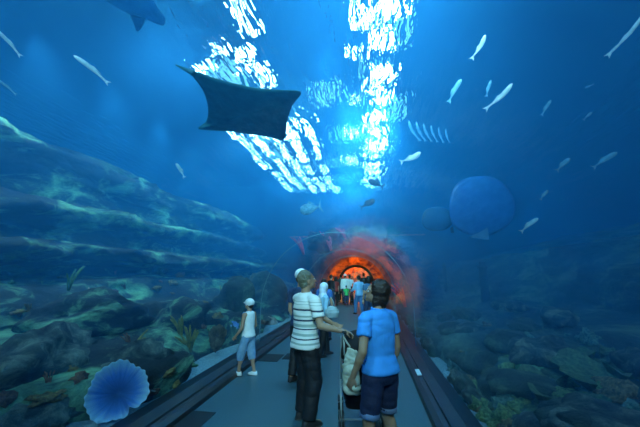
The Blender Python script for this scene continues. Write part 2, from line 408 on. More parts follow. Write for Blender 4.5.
# rocks resting on the left sea bed: (px, py, lateral x of tunnel, radii)
brown = rock_mat('brown_coral_rock', (.05, .04, .03), (.16, .13, .09), (.30, .26, .18), scale=4, stretch=(1, 1, 1))
L_ROCKS = [
    ((-2.85, 3.3, .1), (.42, .42, .34), rockB, 'large grey boulder just right of the blue ruffled coral'),
    ((-2.62, 4.15, .22), (.42, .75, .42), rockB, 'long grey boulder against the left glass before the child'),
    ((-3.3, 3.6, .55), (.50, .8, .42), rockB, 'rounded rock behind the long grey boulder on the left'),
    ((-3.9, 4.9, .9), (.6, .95, .45), rockL, 'mossy rock halfway up the left reef'),
    ((-3.5, 6.5, .6), (.6, .9, .55), rockL, 'mossy rock behind the child at the left glass'),
    ((-3.2, 9.2, .5), (.6, .8, .9), rockD, 'tall dark rock at the left glass beyond the child'),
    ((-3.3, 12.0, .5), (.7, 1.3, 1.0), rockD, 'high dark rock beside the striped shirt man'),
    ((-3.6, 1.7, .55), (.6, .7, .45), rockB, 'rough rock in the lower left corner'),
]
for i, (c, r, m, lab) in enumerate(L_ROCKS):
    tag(boulder('boulder', c, r, m, 3.1 * i + 1, rot=.3 * math.sin(i * 4)), lab, 'rock')
tag(boulder('brown_coral', atx(217, 338, -2.35) , (.17, .14, .24), brown, 8.8, amp=.5), 'brown lumpy coral on the sand left of the child', 'coral')
tag(boulder('round_coral', atx(270, 325, -2.45), (.24, .22, .26), mat('pinkish_coral', (.35, .22, .18), (.55, .42, .34), scale=8, bump=.5), 2.2, amp=.25), 'rounded pinkish coral standing right of the child', 'coral')
for q, (px, py, c) in enumerate(((232, 330, (.08, .22, .6)), (243, 322, (.15, .35, .65)))):
    tag(boulder('blue_coral', atx(px, py, -2.6), (.16, .22, .17), mat('blue_coral', c, (.3, .5, .8), scale=7, bump=.6), 6.3 + q, amp=.7),
        ('blue lumpy coral beside the brown coral on the left sand', 'paler blue coral just behind the child')[q], 'coral')

# soft coral stalks with fingers
yel = mat('yellow_soft_coral', (.12, .14, .03), (.30, .28, .07), scale=9, rough=.7)
grn = mat('green_soft_coral', (.05, .16, .07), (.14, .30, .14), scale=9, rough=.7)
def finger_coral(c, h, n, m, seed, lean=(0, 0)):
    rr = random.Random(seed); bm = bmesh.new()
    for i in range(n):
        a = rr.uniform(0, 6.28); L = h * rr.uniform(.6, 1.05); sp = rr.uniform(.05, .5) * h
        p0 = Vector((0, 0, -.08)); p1 = Vector((math.cos(a) * sp * .4 + lean[0] * L * .4, math.sin(a) * sp * .4 + lean[1] * L * .4, L * .5))
        p2 = Vector((math.cos(a) * sp + lean[0] * L, math.sin(a) * sp + lean[1] * L, L))
        w = h * .055; add_tube(bm, [p0, p1, p1.lerp(p2, .6) + Vector((0, 0, .03 * h)), p2], [w * 1.1, w, w * .8, w * .4], n=7)
    o = bmo('finger_coral', bm, m); o.location = c; return o
# dark rocks with pink coral fingers over the far end of the vault
pink = mat('magenta_coral', (.75, .03, .12), (.95, .15, .20), scale=9, rough=.7)
for i, (c, r, lab) in enumerate([((-1.5, 17.2, 3.5), (1.0, 1.6, .55), 'dark rock arching over the far tunnel on its left'), ((.1, 18.2, 3.75), (1.1, 1.4, .6), 'dark rock lying on top of the far tunnel'), ((1.9, 18.0, 3.0), (.8, 1.6, .6), 'dark rock leaning on the far tunnel from the right')]):
    tag(boulder('boulder', c, r, rockL if i == 2 else rockD, 21.3 + 2 * i, amp=.5), lab, 'rock')
for i, (px, py, y, h, lab) in enumerate([(304, 246, 15.2, .8, 'pink coral fingers at the left of the far tunnel roof'), (331, 242, 15.8, .9, 'magenta coral fingers over the middle of the far tunnel'), (346, 234, 16.2, .6, 'small magenta coral tuft above the far doorway'), (405, 296, 11.5, .7, 'pink coral fingers outside the right glass near the blue t-shirt woman')]):
    p_ = aty(px, py, y); tag(finger_coral(p_ - Vector((0, 0, h * .4)), h, 8, pink, 90 + i, (-.5, 0)), lab, 'coral')
from mathutils.bvhtree import BVHTree
def bvh(o): return BVHTree.FromPolygons([v.co.copy() for v in o.data.vertices], [tuple(p.vertices) for p in o.data.polygons])
BL = bvh(bpy.data.objects['rock_face']); BR = bvh(bpy.data.objects['rock_face.001'])
def cast(t, px, py):
    h = t.ray_cast(CAM, ray(px, py)); return h[0] if h[0] is not None and outside_x(h[0]) else None
def outside_x(p): return abs(p.x) > 1.98
# ruffled cup coral pressed to the left glass
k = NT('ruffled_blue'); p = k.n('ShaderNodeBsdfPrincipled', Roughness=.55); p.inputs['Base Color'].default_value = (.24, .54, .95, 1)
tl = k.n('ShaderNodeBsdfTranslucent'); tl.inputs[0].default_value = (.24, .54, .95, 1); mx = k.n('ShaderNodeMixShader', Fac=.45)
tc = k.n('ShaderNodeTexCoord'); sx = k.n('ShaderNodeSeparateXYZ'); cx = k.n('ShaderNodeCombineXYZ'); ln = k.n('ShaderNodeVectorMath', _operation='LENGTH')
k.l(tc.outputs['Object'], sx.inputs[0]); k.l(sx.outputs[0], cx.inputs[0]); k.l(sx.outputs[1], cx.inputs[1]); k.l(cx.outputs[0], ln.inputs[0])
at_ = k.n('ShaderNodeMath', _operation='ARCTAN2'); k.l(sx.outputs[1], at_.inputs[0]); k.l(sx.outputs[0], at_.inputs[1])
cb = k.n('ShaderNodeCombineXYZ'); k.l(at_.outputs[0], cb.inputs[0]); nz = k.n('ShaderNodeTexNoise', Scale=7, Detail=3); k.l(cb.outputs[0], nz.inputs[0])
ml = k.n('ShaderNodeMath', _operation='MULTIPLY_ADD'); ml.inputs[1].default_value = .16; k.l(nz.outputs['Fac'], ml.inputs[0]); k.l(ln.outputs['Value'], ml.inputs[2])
r_ = k.n('ShaderNodeValToRGB'); e_ = r_.color_ramp.elements; e_[0].position = .13; e_[0].color = (.07, .20, .48, 1); e_[1].position = .37; e_[1].color = (.62, .88, 1, 1); q_ = e_.new(.27); q_.color = (.16, .42, .85, 1)  # pale rim is pigment; darker centre paints in the shade of the cup
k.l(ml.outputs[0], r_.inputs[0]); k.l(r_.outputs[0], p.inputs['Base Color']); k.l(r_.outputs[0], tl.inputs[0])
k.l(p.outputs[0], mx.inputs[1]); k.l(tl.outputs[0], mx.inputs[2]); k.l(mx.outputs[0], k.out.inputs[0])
def ruffled(name, c, rad, nrm, m):
    bm = bmesh.new(); NA, NR = 168, 18; g = []
    for off in (0, -.014):
        lay = []
        for i in range(NR + 1):
            t = .04 + .96 * i / NR; ring = []
            for j in range(NA):
                a = 2 * math.pi * j / NA
                notch = 1 - .22 * math.exp(-((a - 3.75) / .10) ** 2) * t
                rr = rad * t * notch * (1 + .05 * math.sin(3 * a + .7) + .03 * math.sin(7 * a + 2) + .018 * math.sin(24 * a) * t)
                z = rad * (.95 * t ** 1.5 - .75) + rad * t * t * (.055 * math.sin(24 * a + .8 * math.sin(3 * a)) + .06 * math.sin(5 * a + 1))
                ring.append(bm.verts.new((rr * math.cos(a), rr * math.sin(a), z + off)))
            lay.append(ring)
        g.append(lay)
    for l, lay in enumerate(g):
        for i in range(NR):
            for j in range(NA):
                jj = (j + 1) % NA; f = (lay[i][j], lay[i][jj], lay[i + 1][jj], lay[i + 1][j]); bm.faces.new(f if l == 0 else f[::-1])
        bm.faces.new(lay[0] if l else lay[0][::-1])
    for j in range(NA):
        jj = (j + 1) % NA; bm.faces.new((g[0][NR][j], g[0][NR][jj], g[1][NR][jj], g[1][NR][j]))
    o = bmo(name, bm, m); o.location = c; o.rotation_euler = Vector(nrm).to_track_quat('Z', 'X').to_euler()
    return o
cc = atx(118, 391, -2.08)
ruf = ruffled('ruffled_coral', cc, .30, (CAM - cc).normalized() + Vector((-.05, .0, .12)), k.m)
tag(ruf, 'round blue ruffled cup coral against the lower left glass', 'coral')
bm = bmesh.new(); b0 = Vector((0, 0, -.27)); add_tube(bm, [b0, b0 + Vector((.0, -.05, -.12)), b0 + Vector((0, -.12, -.22))], [.05, .04, .06]); bmo('stalk', bm, rockB, ruf)

FC = [(190, 345, -2.62, .46, 9, yel, (.1, -.5), 'yellow green finger coral leaning over the long boulder on the left'),
      (182, 330, -2.9, .42, 6, yel, (0, -.4), 'smaller yellow finger coral behind the leaning one'),
      (126, 352, -2.9, .40, 5, yel, (.1, .6), 'yellow finger coral above the blue ruffled coral'),
      (133, 344, -3.2, .30, 5, grn, (0, -.2), 'green finger coral just above the blue ruffled coral'),
      (222, 300, -3.6, .5, 6, yel, (.0, .4), 'yellow coral fingers on the rock left of the child'),
      (70, 280, -4.3, .35, 6, grn, (.2, 0), 'green coral tuft on the left reef slope'),
      (92, 300, -4.0, .30, 6, mat('pale_pink_coral', (.5, .3, .28), (.6, .45, .4)), (0, .2), 'small pale pink coral tuft on the left reef slope')]
for i, (px, py, x, h, n, m, ln, lab) in enumerate(FC):
    tag(finger_coral(atx(px, py, x) - Vector((0, 0, .1)), h, n, m, 40 + i, ln), lab, 'coral')

rq = random.Random(9)
headsL = [mat('left_coral_%s' % n_, a_, b_, scale=26, bump=.9, rough=.9) for n_, a_, b_ in (('ochre', (.10, .07, .02), (.34, .26, .09)), ('green', (.03, .09, .05), (.22, .42, .22)), ('rust', (.10, .04, .02), (.30, .16, .09)), ('grey', (.05, .07, .07), (.25, .32, .30)))]
for i in range(70):
    px, py = rq.uniform(0, 285), rq.uniform(262, 405)
    if abs(px - 117) < 36 and abs(py - 393) < 38: continue
    p = cast(BL, px, py)
    if p is None: continue
    r0 = rq.uniform(.03, .085) * (1 + .06 * p.y)
    if -p.x - 1.84 < r0 * 1.6: continue
    if i % 4 == 3: o = finger_coral(p - Vector((0, 0, .04)), r0 * 3.2, 6, headsL[0 if i % 8 == 3 else 2], 500 + i, (rq.uniform(-.5, .5), rq.uniform(-.9, .3)))
    else: o = boulder('coral_head', p, (r0, r0 * rq.uniform(1, 2.2), r0 * rq.uniform(.6, 1.0)), headsL[i % 4], 400 + i * 1.3, sub=3, amp=.7, rot=rq.uniform(-.4, .4))
    if i % 4 == 3: tag(o, 'small branching coral tuft growing on the left reef slope', 'coral', group='small coral tufts on the left slope')
    else: tag(o, 'small knobbly coral head on the left reef slope', 'coral', group='coral heads on the left slope')
# right side: many small rocks and corals on the slope beside the glass
rr = random.Random(5)
plate = mat('pale_green_plate', (.02, .05, .035), (.08, .17, .09), scale=22, bump=.5)
def ground_r(x, y):                                  # height of the right slope
    pr = profR
    for i in range(1, len(pr)):
        if x <= pr[i][0]:
            f = max((x - pr[i - 1][0]) / (pr[i][0] - pr[i - 1][0]), 0); return pr[i - 1][1] + f * (pr[i][1] - pr[i - 1][1])
    return 2.0
def hit_r(px, py):
    d = ray(px, py); t = 1.0
    while t < 20:
        p = CAM + d * t
        if p.x > 2.0 and p.z < (ground_r(p.x, p.y) if p.x > 2.1 else .05): return p
        t += .03
    return p
for i, (x, y) in enumerate(((2.02, 4.55), (2.05, 4.95), (2.0, 5.25), (1.98, 7.0), (2.0, 7.7), (2.0, 9.0), (2.0, 9.9), (2.05, 11), (2.0, 12.2), (2.0, 13.6), (2.3, 3.5), (2.35, 2.7))):
    r0 = (.13, .16, .14, .15, .17, .18, .2, .22, .24, .26, .25, .3)[i]; x = max(x, 1.89 + r0 * .95)
    tag(boulder('rubble_rock', (x, y, .12), (r0 * .8, r0 * 1.5, r0 * .9), (rockB, rockD)[i % 2], 150 + i * 2.3, sub=3, amp=.25), 'low rock touching the foot of the right glass', 'rock', group='low rocks at the foot of the right glass')
heads = [mat('coral_head_%s' % n_, a_, b_, scale=26, bump=.9, rough=.9) for n_, a_, b_ in (('green', (.03, .08, .03), (.20, .34, .14)), ('teal', (.02, .07, .07), (.14, .30, .26)), ('brown', (.05, .04, .02), (.24, .20, .10)))]
for i in range(56):
    px, py = rr.uniform(450, 640), rr.uniform(322, 427)
    if (py - 322) / 105 < (px - 560) / 220: continue
    p = cast(BR, px, py) or hit_r(px, py); r0 = rr.uniform(.04, .13)
    if p.x - 1.84 < r0 * 1.5: p.x = 1.86 + r0 * 1.5
    tag(boulder('coral_head', p, (r0, r0 * rr.uniform(.9, 1.7), r0 * rr.uniform(.6, 1.1)), heads[i % 3], 300 + i * 1.9, sub=3, amp=.7, rot=rr.uniform(-.4, .4)), 'knobbly coral head among the rocks right of the tunnel', 'coral', group='coral heads on the right slope')
for i in range(34):
    y = 1.0 + 9 * (i / 33) ** 1.2 + rr.uniform(-.2, .2); x = rr.uniform(2.25, 4.3) if i % 3 else rr.uniform(2.15, 2.7)
    z = ground_r(x, y)
    r0 = rr.uniform(.16, .36)
    tag(boulder('rubble_rock', (x, y, z + r0 * .25), (r0, r0 * rr.uniform(.9, 1.5), r0 * rr.uniform(.55, .8)), (rockD, rockB, rockD)[i % 3], 50 + i * 1.7, sub=3, rot=rr.uniform(0, 3)),
        'dark weathered rock in the rubble behind the right glass', 'rock', group='rubble rocks behind the right glass')
for i in range(16):
    px, py = rr.uniform(490, 635), rr.uniform(340, 420); p = (cast(BR, px, py) or hit_r(px, py)) + Vector((0, 0, .03))
    bm = bmesh.new(); n = 22; top = []; bot = []
    s0 = rr.uniform(.10, .22)
    for j in range(n):
        a = 2 * math.pi * j / n; q = s0 * (1 + .3 * math.sin(2 * a + i) + .15 * math.sin(5 * a + i * 2))
        top.append(bm.verts.new((q * math.cos(a), q * math.sin(a) * 1.5, .05 + .02 * math.sin(4 * a)))); bot.append(bm.verts.new((q * .3 * math.cos(a), q * .3 * math.sin(a), -.12)))
    cv = bm.verts.new((0, 0, .01))
    for j in range(n): bm.faces.new((top[j], top[(j + 1) % n], bot[(j + 1) % n], bot[j])); bm.faces.new((cv, top[(j + 1) % n], top[j]))
    bm.faces.new(bot)
    o = bmo('plate_coral', bm, plate, smooth=False); o.location = p; o.rotation_euler = (rr.uniform(-.3, .3), rr.uniform(-.7, -.2), rr.uniform(0, 3))
    tag(o, 'small pale green plate coral on the dark slope right of the tunnel', 'coral', group='plate corals on the right slope')
tag(boulder('moss_rock', hit_r(528, 366), (.20, .38, .12), mat('smooth_green', (.06, .22, .12), (.1, .3, .18), scale=5), 4.4, amp=.2), 'smooth green oval rock on the right slope', 'rock')
# two upright posts on the right slope
for px, py, h, lab in ((444, 263, .9, 'thin dark upright post on the right slope, nearer the tunnel'), (482, 262, 1.3, 'thicker dark upright post on the right slope')):
    x = 4.6 if h < 1 else 4.4; p = atx(px, py, x); b = atx(px, 287 if h < 1 else 298, x)
    bm = bmesh.new(); w_ = .07 if h < 1 else .12
    add_tube(bm, [(0, 0, -1.2), (0, 0, 0), (0, 0, (p.z - b.z) * .8), (0, 0, p.z - b.z)], [w_, w_ * 1.1, w_, w_ * .8], n=10)
    add_tube(bm, [(0, 0, (p.z - b.z) * .82), (0, 0, (p.z - b.z) * .9)], w_ * 1.35, n=10)
    o = bmo('post', bm, dark); o.location = (p.x, p.y, b.z); tag(o, lab, 'post')
# thin dark rectangles lying on the floor
patch_m = mat('dark_floor_patch', (.008, .012, .016), rough=.6)
for (a_, b_, lab) in (((-1.42, 3.40), (-1.12, 3.95), 'black rectangular patch on the floor near the lower left curb'), ((-1.41, 6.25), (-1.02, 6.8), 'dark rectangular patch on the floor behind the child'),
                      ((-.98, 6.45), (-.72, 6.9), 'dark patch on the floor left of the striped shirt man')):
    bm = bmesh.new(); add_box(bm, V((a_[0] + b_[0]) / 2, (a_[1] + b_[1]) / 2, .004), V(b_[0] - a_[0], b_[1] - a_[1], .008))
    t = bmo('floor_patch', bm, patch_m, smooth=False); tag(t, lab, 'floor plate')
p = atz(416, 372, .1); bm = bmesh.new(); add_box(bm, V(0, 0, 0), V(.07, .30, .012)); t = bmo('curb_label', bm, mat('white_plate', (.6, .75, .8)), smooth=False)
t.location = (1.53, p.y, .098); t.rotation_euler = (0, R(-8), 0); tag(t, 'small white plate on the right black curb', 'plate')
# ================================================================== FISH
def outside(p): return p.x ** 2 + (max(p.z, SPR) - SPR) ** 2 > 2.05 ** 2
def pt(px, py, D):
    while not outside(CAM + ray(px, py) * D): D += .3
    return CAM + ray(px, py) * D, D
def skin(name, c, c2, rough=.35, tr_=.35, spec=.6):
    k = NT(name); p = k.n('ShaderNodeBsdfPrincipled', Roughness=rough); t = k.n('ShaderNodeBsdfTranslucent'); m_ = k.n('ShaderNodeMixShader', Fac=tr_)
    tc = k.n('ShaderNodeTexCoord'); nz = k.n('ShaderNodeTexNoise', Scale=7, Detail=5); k.l(tc.outputs['Object'], nz.inputs[0])
    r = k.n('ShaderNodeValToRGB'); r.color_ramp.elements[0].position = .4; r.color_ramp.elements[1].position = .62
    r.color_ramp.elements[0].color = hexa(c); r.color_ramp.elements[1].color = hexa(c2); k.l(nz.outputs['Fac'], r.inputs[0])
    k.l(r.outputs[0], p.inputs['Base Color']); k.l(r.outputs[0], t.inputs[0]); k.l(p.outputs[0], m_.inputs[1]); k.l(t.outputs[0], m_.inputs[2]); k.l(m_.outputs[0], k.out.inputs[0]); return k.m
silver = skin('silver_fish', (.45, .62, .68), (.80, .92, .92)); bluef = skin('blue_fish', (.15, .40, .55), (.3, .6, .75)); darkf = skin('dark_fish', (.02, .05, .08), (.05, .10, .14), tr_=.05)
def fish(head, tail, m, hr=.2, bend=0.0, D=6.0, label='', group=None, wr=.5, name='fish', tailsz=1.0):
    h, D = pt(*head, D); t, _ = pt(*tail, D)
    t = CAM + (t - CAM).normalized() * (h - CAM).length
    L = (h - t).length; X = (h - t).normalized(); vw = ((h + t) / 2 - CAM).normalized(); Z = X.cross(vw).normalized()
    if Z.z < 0: Z = -Z
    Y = Z.cross(X)
    M = Matrix((X, Y, Z)).transposed().to_4x4(); M.translation = (h + t) / 2
    bm = bmesh.new(); N = 18; n = 14; rings = []
    for i in range(N + 1):
        u = i / N; x = .5 - u * .86
        e = max(math.sin(math.pi * min(u * 1.02, 1) ** .62), 0) ** .8 if 0 < u < 1 else 0
        hh = max(hr * .5 * e, .012 + .02 * (u > .8)); z0 = bend * (math.sin(u * math.pi) - .5)
        rings.append([bm.verts.new((x * L, hh * wr * math.cos(a) * L, (z0 + hh * math.sin(a)) * L)) for a in [2 * math.pi * j / n for j in range(n)]])
    for i in range(N):
        for j in range(n): bm.faces.new((rings[i][j], rings[i][(j + 1) % n], rings[i + 1][(j + 1) % n], rings[i + 1][j]))
    bm.faces.new(rings[0][::-1]); bm.faces.new(rings[-1])
    root = bmo(name, bm, m); root.matrix_world = M
    def fin(nm, pts, th=.012):
        b = bmesh.new(); A = [b.verts.new((x * L, th * L, z * L)) for x, z in pts]; B = [b.verts.new((x * L, -th * L, z * L)) for x, z in pts]
        b.faces.new(A); b.faces.new(B[::-1])
        for i in range(len(pts)): j = (i + 1) % len(pts); b.faces.new((A[i], B[i], B[j], A[j]))
        bmo(nm, b, m, root, smooth=False)
    zt = bend * (math.sin(math.pi) - .5); w_ = max(hr * .62, .07) * tailsz
    fin('tail_fin', [(-.33, zt + .012), (-.5, zt + w_), (-.44, zt), (-.5, zt - w_), (-.33, zt - .012)])
    if L * 310 / (h - CAM).length > 9:
        zc = bend * .5; fin('dorsal_fin', [(.15, zc + hr * .40), (.02, zc + hr * .70), (-.22, zc + hr * .32)], .008)
        fin('pectoral_fin', [(.2, zc - hr * .1), (.08, zc - hr * .55), (.12, zc - hr * .1)], .03)
    tag(root, label, 'fish', group); return root
FISHES = [
    ((74, 55), (110, 84), silver, .13, .03, 5, 'long slim silver fish in the upper left, tail to the right'),
    ((-6, 27), (22, 57), silver, .12, .03, 5, 'slim pale fish cut by the left edge near the top'),
    ((-4, 78), (17, 95), bluef, .12, .02, 5, 'small slim bluish fish at the left edge'),
    ((176, 163), (185, 178), silver, .2, .02, 7, 'tiny pale fish above the left reef ridge'),
    ((486, 35), (472, 60), silver, .18, -.06, 6, 'curved silver fish in the upper right, nearer the glitter'),
    ((513, 84), (485, 111), silver, .15, -.05, 6, 'bright curved silver fish in the upper right middle'),
    ((461, 79), (448, 103), bluef, .2, .02, 7, 'dim bluish fish left of the bright curved one'),
    ((491, 80), (486, 97), bluef, .2, .02, 8, 'small dim fish beside the bright curved one'),
    ((645, 14), (607, 58), silver, .09, -.04, 5, 'long thin pale fish at the upper right edge'),
    ((421, 153), (400, 163), silver, .25, -.06, 6, 'short bright fish under the striped shoal'),
    ((368, 180), (384, 187), darkf, .36, 0, 9, 'small dark fish in front of the glitter, upper of two'),
    ((375, 200), (360, 208), darkf, .36, 0, 9, 'small dark fish in front of the glitter, lower of two'),
    ((300, 211), (322, 206), bluef, .5, 0, 10, 'small pale blotched fish above the far tunnel'),
    ((570, 158), (556, 171), bluef, .28, .02, 7, 'faint blue fish in the dark water right of the round ray'),
    ((617, 152), (592, 168), bluef, .22, .02, 7, 'faint long fish near the right edge above the reef'),
    ((551, 100), (541, 116), bluef, .2, .02, 8, 'faint small fish below the upper right pair'),
    ((592, 112), (583, 120), bluef, .3, .02, 8, 'faint tiny fish in the dark upper right water'),
    ((538, 218), (520, 232), silver, .2, .03, 7, 'small yellowish streak of a fish just above the right reef'),
    ((548, 190), (540, 200), bluef, .25, .02, 7, 'faint tiny fish right of the round ray'),
    ((585, 88), (594, 84), bluef, .3, .02, 8, 'faint tiny fish high in the dark right water'),
]
for hd, tl_, m, hr, bd, D, lab in FISHES: fish(hd, tl_, m, hr, bd, D, lab)
for i in range(6):
    fish((408 + i * 7.5, 121 + i * 1.6), (419 + i * 6, 142 + i * .3), skin('pale_striped', (.06, .28, .5), (.14, .42, .62)) if i == 0 else bpy.data.materials['pale_striped'], .12, -.07, 7.5,
         'slender pale fish in the parallel shoal right of the glitter', group='shoal of slender pale fish')

def lens(name, outline, th, m, label, cat, belly=.5, nr=10):
    """a thick body that thins towards the given rim (list of world points), dome up and belly down"""
    n = len(outline); c = sum(outline, Vector()) / n
    nrm = Vector()
    for i in range(n): nrm += (outline[i] - c).cross(outline[(i + 1) % n] - c)
    nrm.normalize()
    if nrm.z < 0: nrm = -nrm
    bm = bmesh.new(); lay = []
    for sgn, T in ((1, th), (-1, th * belly)):
        rs = []
        for i in range(1, nr + 1):
            t = i / nr; hgt = T * (1 - t ** 2.2) + .004
            rs.append([bm.verts.new(c * 0 + (p - c) * t + nrm * sgn * hgt) for p in outline])
        cv = bm.verts.new(nrm * sgn * (T + .004)); lay.append((cv, rs))
    for cv, rs in lay:
        for j in range(n): bm.faces.new((cv, rs[0][j], rs[0][(j + 1) % n]))
        for i in range(nr - 1):
            for j in range(n): bm.faces.new((rs[i][j], rs[i + 1][j], rs[i + 1][(j + 1) % n], rs[i][(j + 1) % n]))
    a, b = lay[0][1][-1], lay[1][1][-1]
    for j in range(n): bm.faces.new((a[j], a[(j + 1) % n], b[(j + 1) % n], b[j]))
    o = bmo(name, bm, m); o.location = c
    if label: tag(o, label, cat)
    return o
def spline(pts, sub=6):
    out = []; n = len(pts)
    for i in range(n):
        p0, p1, p2, p3 = [Vector(pts[(i + k - 1) % n]) for k in range(4)]
        for s in range(sub):
            t = s / sub
            out.append(.5 * ((2 * p1) + (-p0 + p2) * t + (2 * p0 - 5 * p1 + 4 * p2 - p3) * t * t + (-p0 + 3 * p1 - 3 * p2 + p3) * t ** 3))
    return out
rayskin = skin('ray_skin', (.02, .15, .17), (.03, .20, .22), tr_=.5, rough=.5)
mz = 3.6
out = [atz(x, y, mz + dz) for x, y, dz in spline([(190, 71, .05), (210, 77, 0), (232, 83, 0), (255, 88, 0), (278, 90, 0), (301, 92, .05), (293, 104, 0), (288, 118, 0), (284, 139, -.05), (270, 137, 0), (250, 134, 0), (228, 131, 0), (199, 129, -.05), (206, 122, 0), (208, 108, 0), (203, 90, 0)], 4)]
ra = lens('ray', out, .12, rayskin, 'large dark ray gliding over the tunnel in front of the glitter', 'ray')
tb = bmesh.new(); q0 = atz(193, 73, mz) - ra.location; q1 = atz(180, 67, mz + .1) - ra.location; q2 = atz(176, 65, mz + .12) - ra.location
add_tube(tb, [q0, q0.lerp(q1, .5), q1, q2], [.03, .018, .012, .006], n=8); bmo('tail', tb, rayskin, ra)
# shark at the top left
sharkm = skin('shark_skin', (.08, .32, .5), (.10, .38, .58), tr_=.55, rough=.5)
sz = 4.9
out = [atz(x, y, sz) for x, y in [(p.x, p.y) for p in [Vector((a[0], a[1], 0)) for a in [(p[0], p[1]) for p in spline([(58, -28, 0), (86, -12, 0), (107, 1, 0), (124, 11, 0), (141, 17, 0), (150, 19, 0), (158, 24, 0), (164, 25, 0), (165, 18, 0), (158, 8, 0), (150, -4, 0), (130, -22, 0), (96, -40, 0)], 4)]]]]
sh = lens('shark', out, .16, sharkm, 'dim blue shark cut by the top edge on the left', 'shark')
fb = bmesh.new(); base = [atz(x, y, sz - .03) - sh.location for x, y in ((131, 14), (137, 30), (140, 29), (146, 18))]
A = [fb.verts.new(p) for p in base]; B = [fb.verts.new(p + Vector((0, 0, -.03))) for p in base]
fb.faces.new(A); fb.faces.new(B[::-1])
for i in range(4): fb.faces.new((A[i], B[i], B[(i + 1) % 4], A[(i + 1) % 4]))
bmo('pectoral_fin', fb, sharkm, sh, smooth=False)
# two round rays standing against the right glass
paler = skin('pale_ray', (.02, .17, .48), (.03, .21, .55), tr_=.4, rough=.5); darkr = skin('dark_ray', (.01, .10, .24), (.02, .13, .28), tr_=.15, rough=.5)
def disc(cx, cy, rx, ry, D, tilt):
    return [CAM + ray(cx + rx * math.cos(a) * (1 + .05 * math.sin(3 * a + 1)), cy + ry * math.sin(a) * (1 + .06 * math.cos(2 * a))) * (D + tilt * math.cos(a)) for a in [2 * math.pi * j / 56 for j in range(56)]]
r1 = lens('round_ray', disc(481, 206, 33, 32, 7.0, .35), .13, paler, 'large round pale blue ray behind the right glass', 'ray')
def tri_part(root, nm, pts, D, m):
    b = bmesh.new(); ps = [CAM + ray(x, y) * D - root.location for x, y in pts]; d = ray(*pts[0]) * .05
    A = [b.verts.new(p) for p in ps]; B = [b.verts.new(p + d) for p in ps]; n = len(ps); b.faces.new(A); b.faces.new(B[::-1])
    for i in range(n): b.faces.new((A[i], B[i], B[(i + 1) % n], A[(i + 1) % n]))
    bmo(nm, b, m, root, smooth=False)
tri_part(r1, 'pelvic_fin', ((469, 237), (480, 232), (488, 227), (489, 240)), 6.85, darkr)
r2 = lens('round_ray', disc(437, 219, 15.5, 13, 7.6, .2), .10, darkr, 'smaller dark round ray just left of the pale one', 'ray')
tri_part(r2, 'tail', ((450, 228), (453, 226), (454, 233), (451, 233)), 7.55, darkr)
# ================================================================== PEOPLE
def merge(bm, sub, M):
    me = bpy.data.meshes.new('t'); sub.transform(M); sub.to_mesh(me); sub.free(); bm.from_mesh(me); bpy.data.meshes.remove(me)
def ik(a, c, l1, l2, hint):
    a = Vector(a); c = Vector(c); d = c - a; L = d.length
    if L > (l1 + l2) * .995: c = a + d.normalized() * (l1 + l2) * .995; d = c - a; L = d.length
    x = (l1 * l1 - l2 * l2 + L * L) / (2 * L); h = math.sqrt(max(l1 * l1 - x * x, 0)); u = d / L
    hv = Vector(hint); hv = (hv - u * hv.dot(u)).normalized(); return a + u * x + hv * h, c
def hand(bm, w, d, nrm, s, curl, side):
    d = Vector(d).normalized(); nrm = Vector(nrm); nrm = (nrm - d * nrm.dot(d)).normalized(); sd = d.cross(nrm).normalized()
    M = Matrix((sd, d, nrm)).transposed().to_4x4(); M.translation = Vector(w)
    sub = bmesh.new(); add_ell(sub, V(0, .048 * s, 0), (.040 * s, .052 * s, .015 * s))
    add_cap(sub, V(0, -.01 * s, 0), V(0, .03 * s, 0), .023 * s, .026 * s, 10)
    for i, (x, L) in enumerate(((-.030, .068), (-.010, .078), (.010, .073), (.029, .056))):
        p = V(x * s, .088 * s, 0); a = 0.0; r = .0088 * s
        for q, f in enumerate((.45, .32, .23)):
            a += curl * (.55, .75, .6)[q]; nx = p + V(x * .12 * s, math.cos(a) * L * f * s, math.sin(a) * L * f * s); add_cap(sub, p, nx, r, r * .92, 8); p = nx; r *= .92
    tx = -side * 1.0
    p = V(tx * .028 * s, .018 * s, .004 * s); p2 = V(tx * .052 * s, .046 * s, .012 * s + .01 * s * curl); p3 = V(tx * (.056 - .02 * curl) * s, .078 * s, .018 * s + .024 * s * curl)
    add_cap(sub, p, p2, .0135 * s, .011 * s, 8); add_cap(sub, p2, p3, .011 * s, .009 * s, 8)
    merge(bm, sub, M)
M_SKIN = {}
def smat(name, c, rough=.6, c2=None, **kw):
    if name not in bpy.data.materials: mat(name, c, c2 or tuple(min(1, v * 1.12) for v in c), scale=kw.get('scale', 14), rough=rough, bump=kw.get('bump', .1))
    return bpy.data.materials[name]
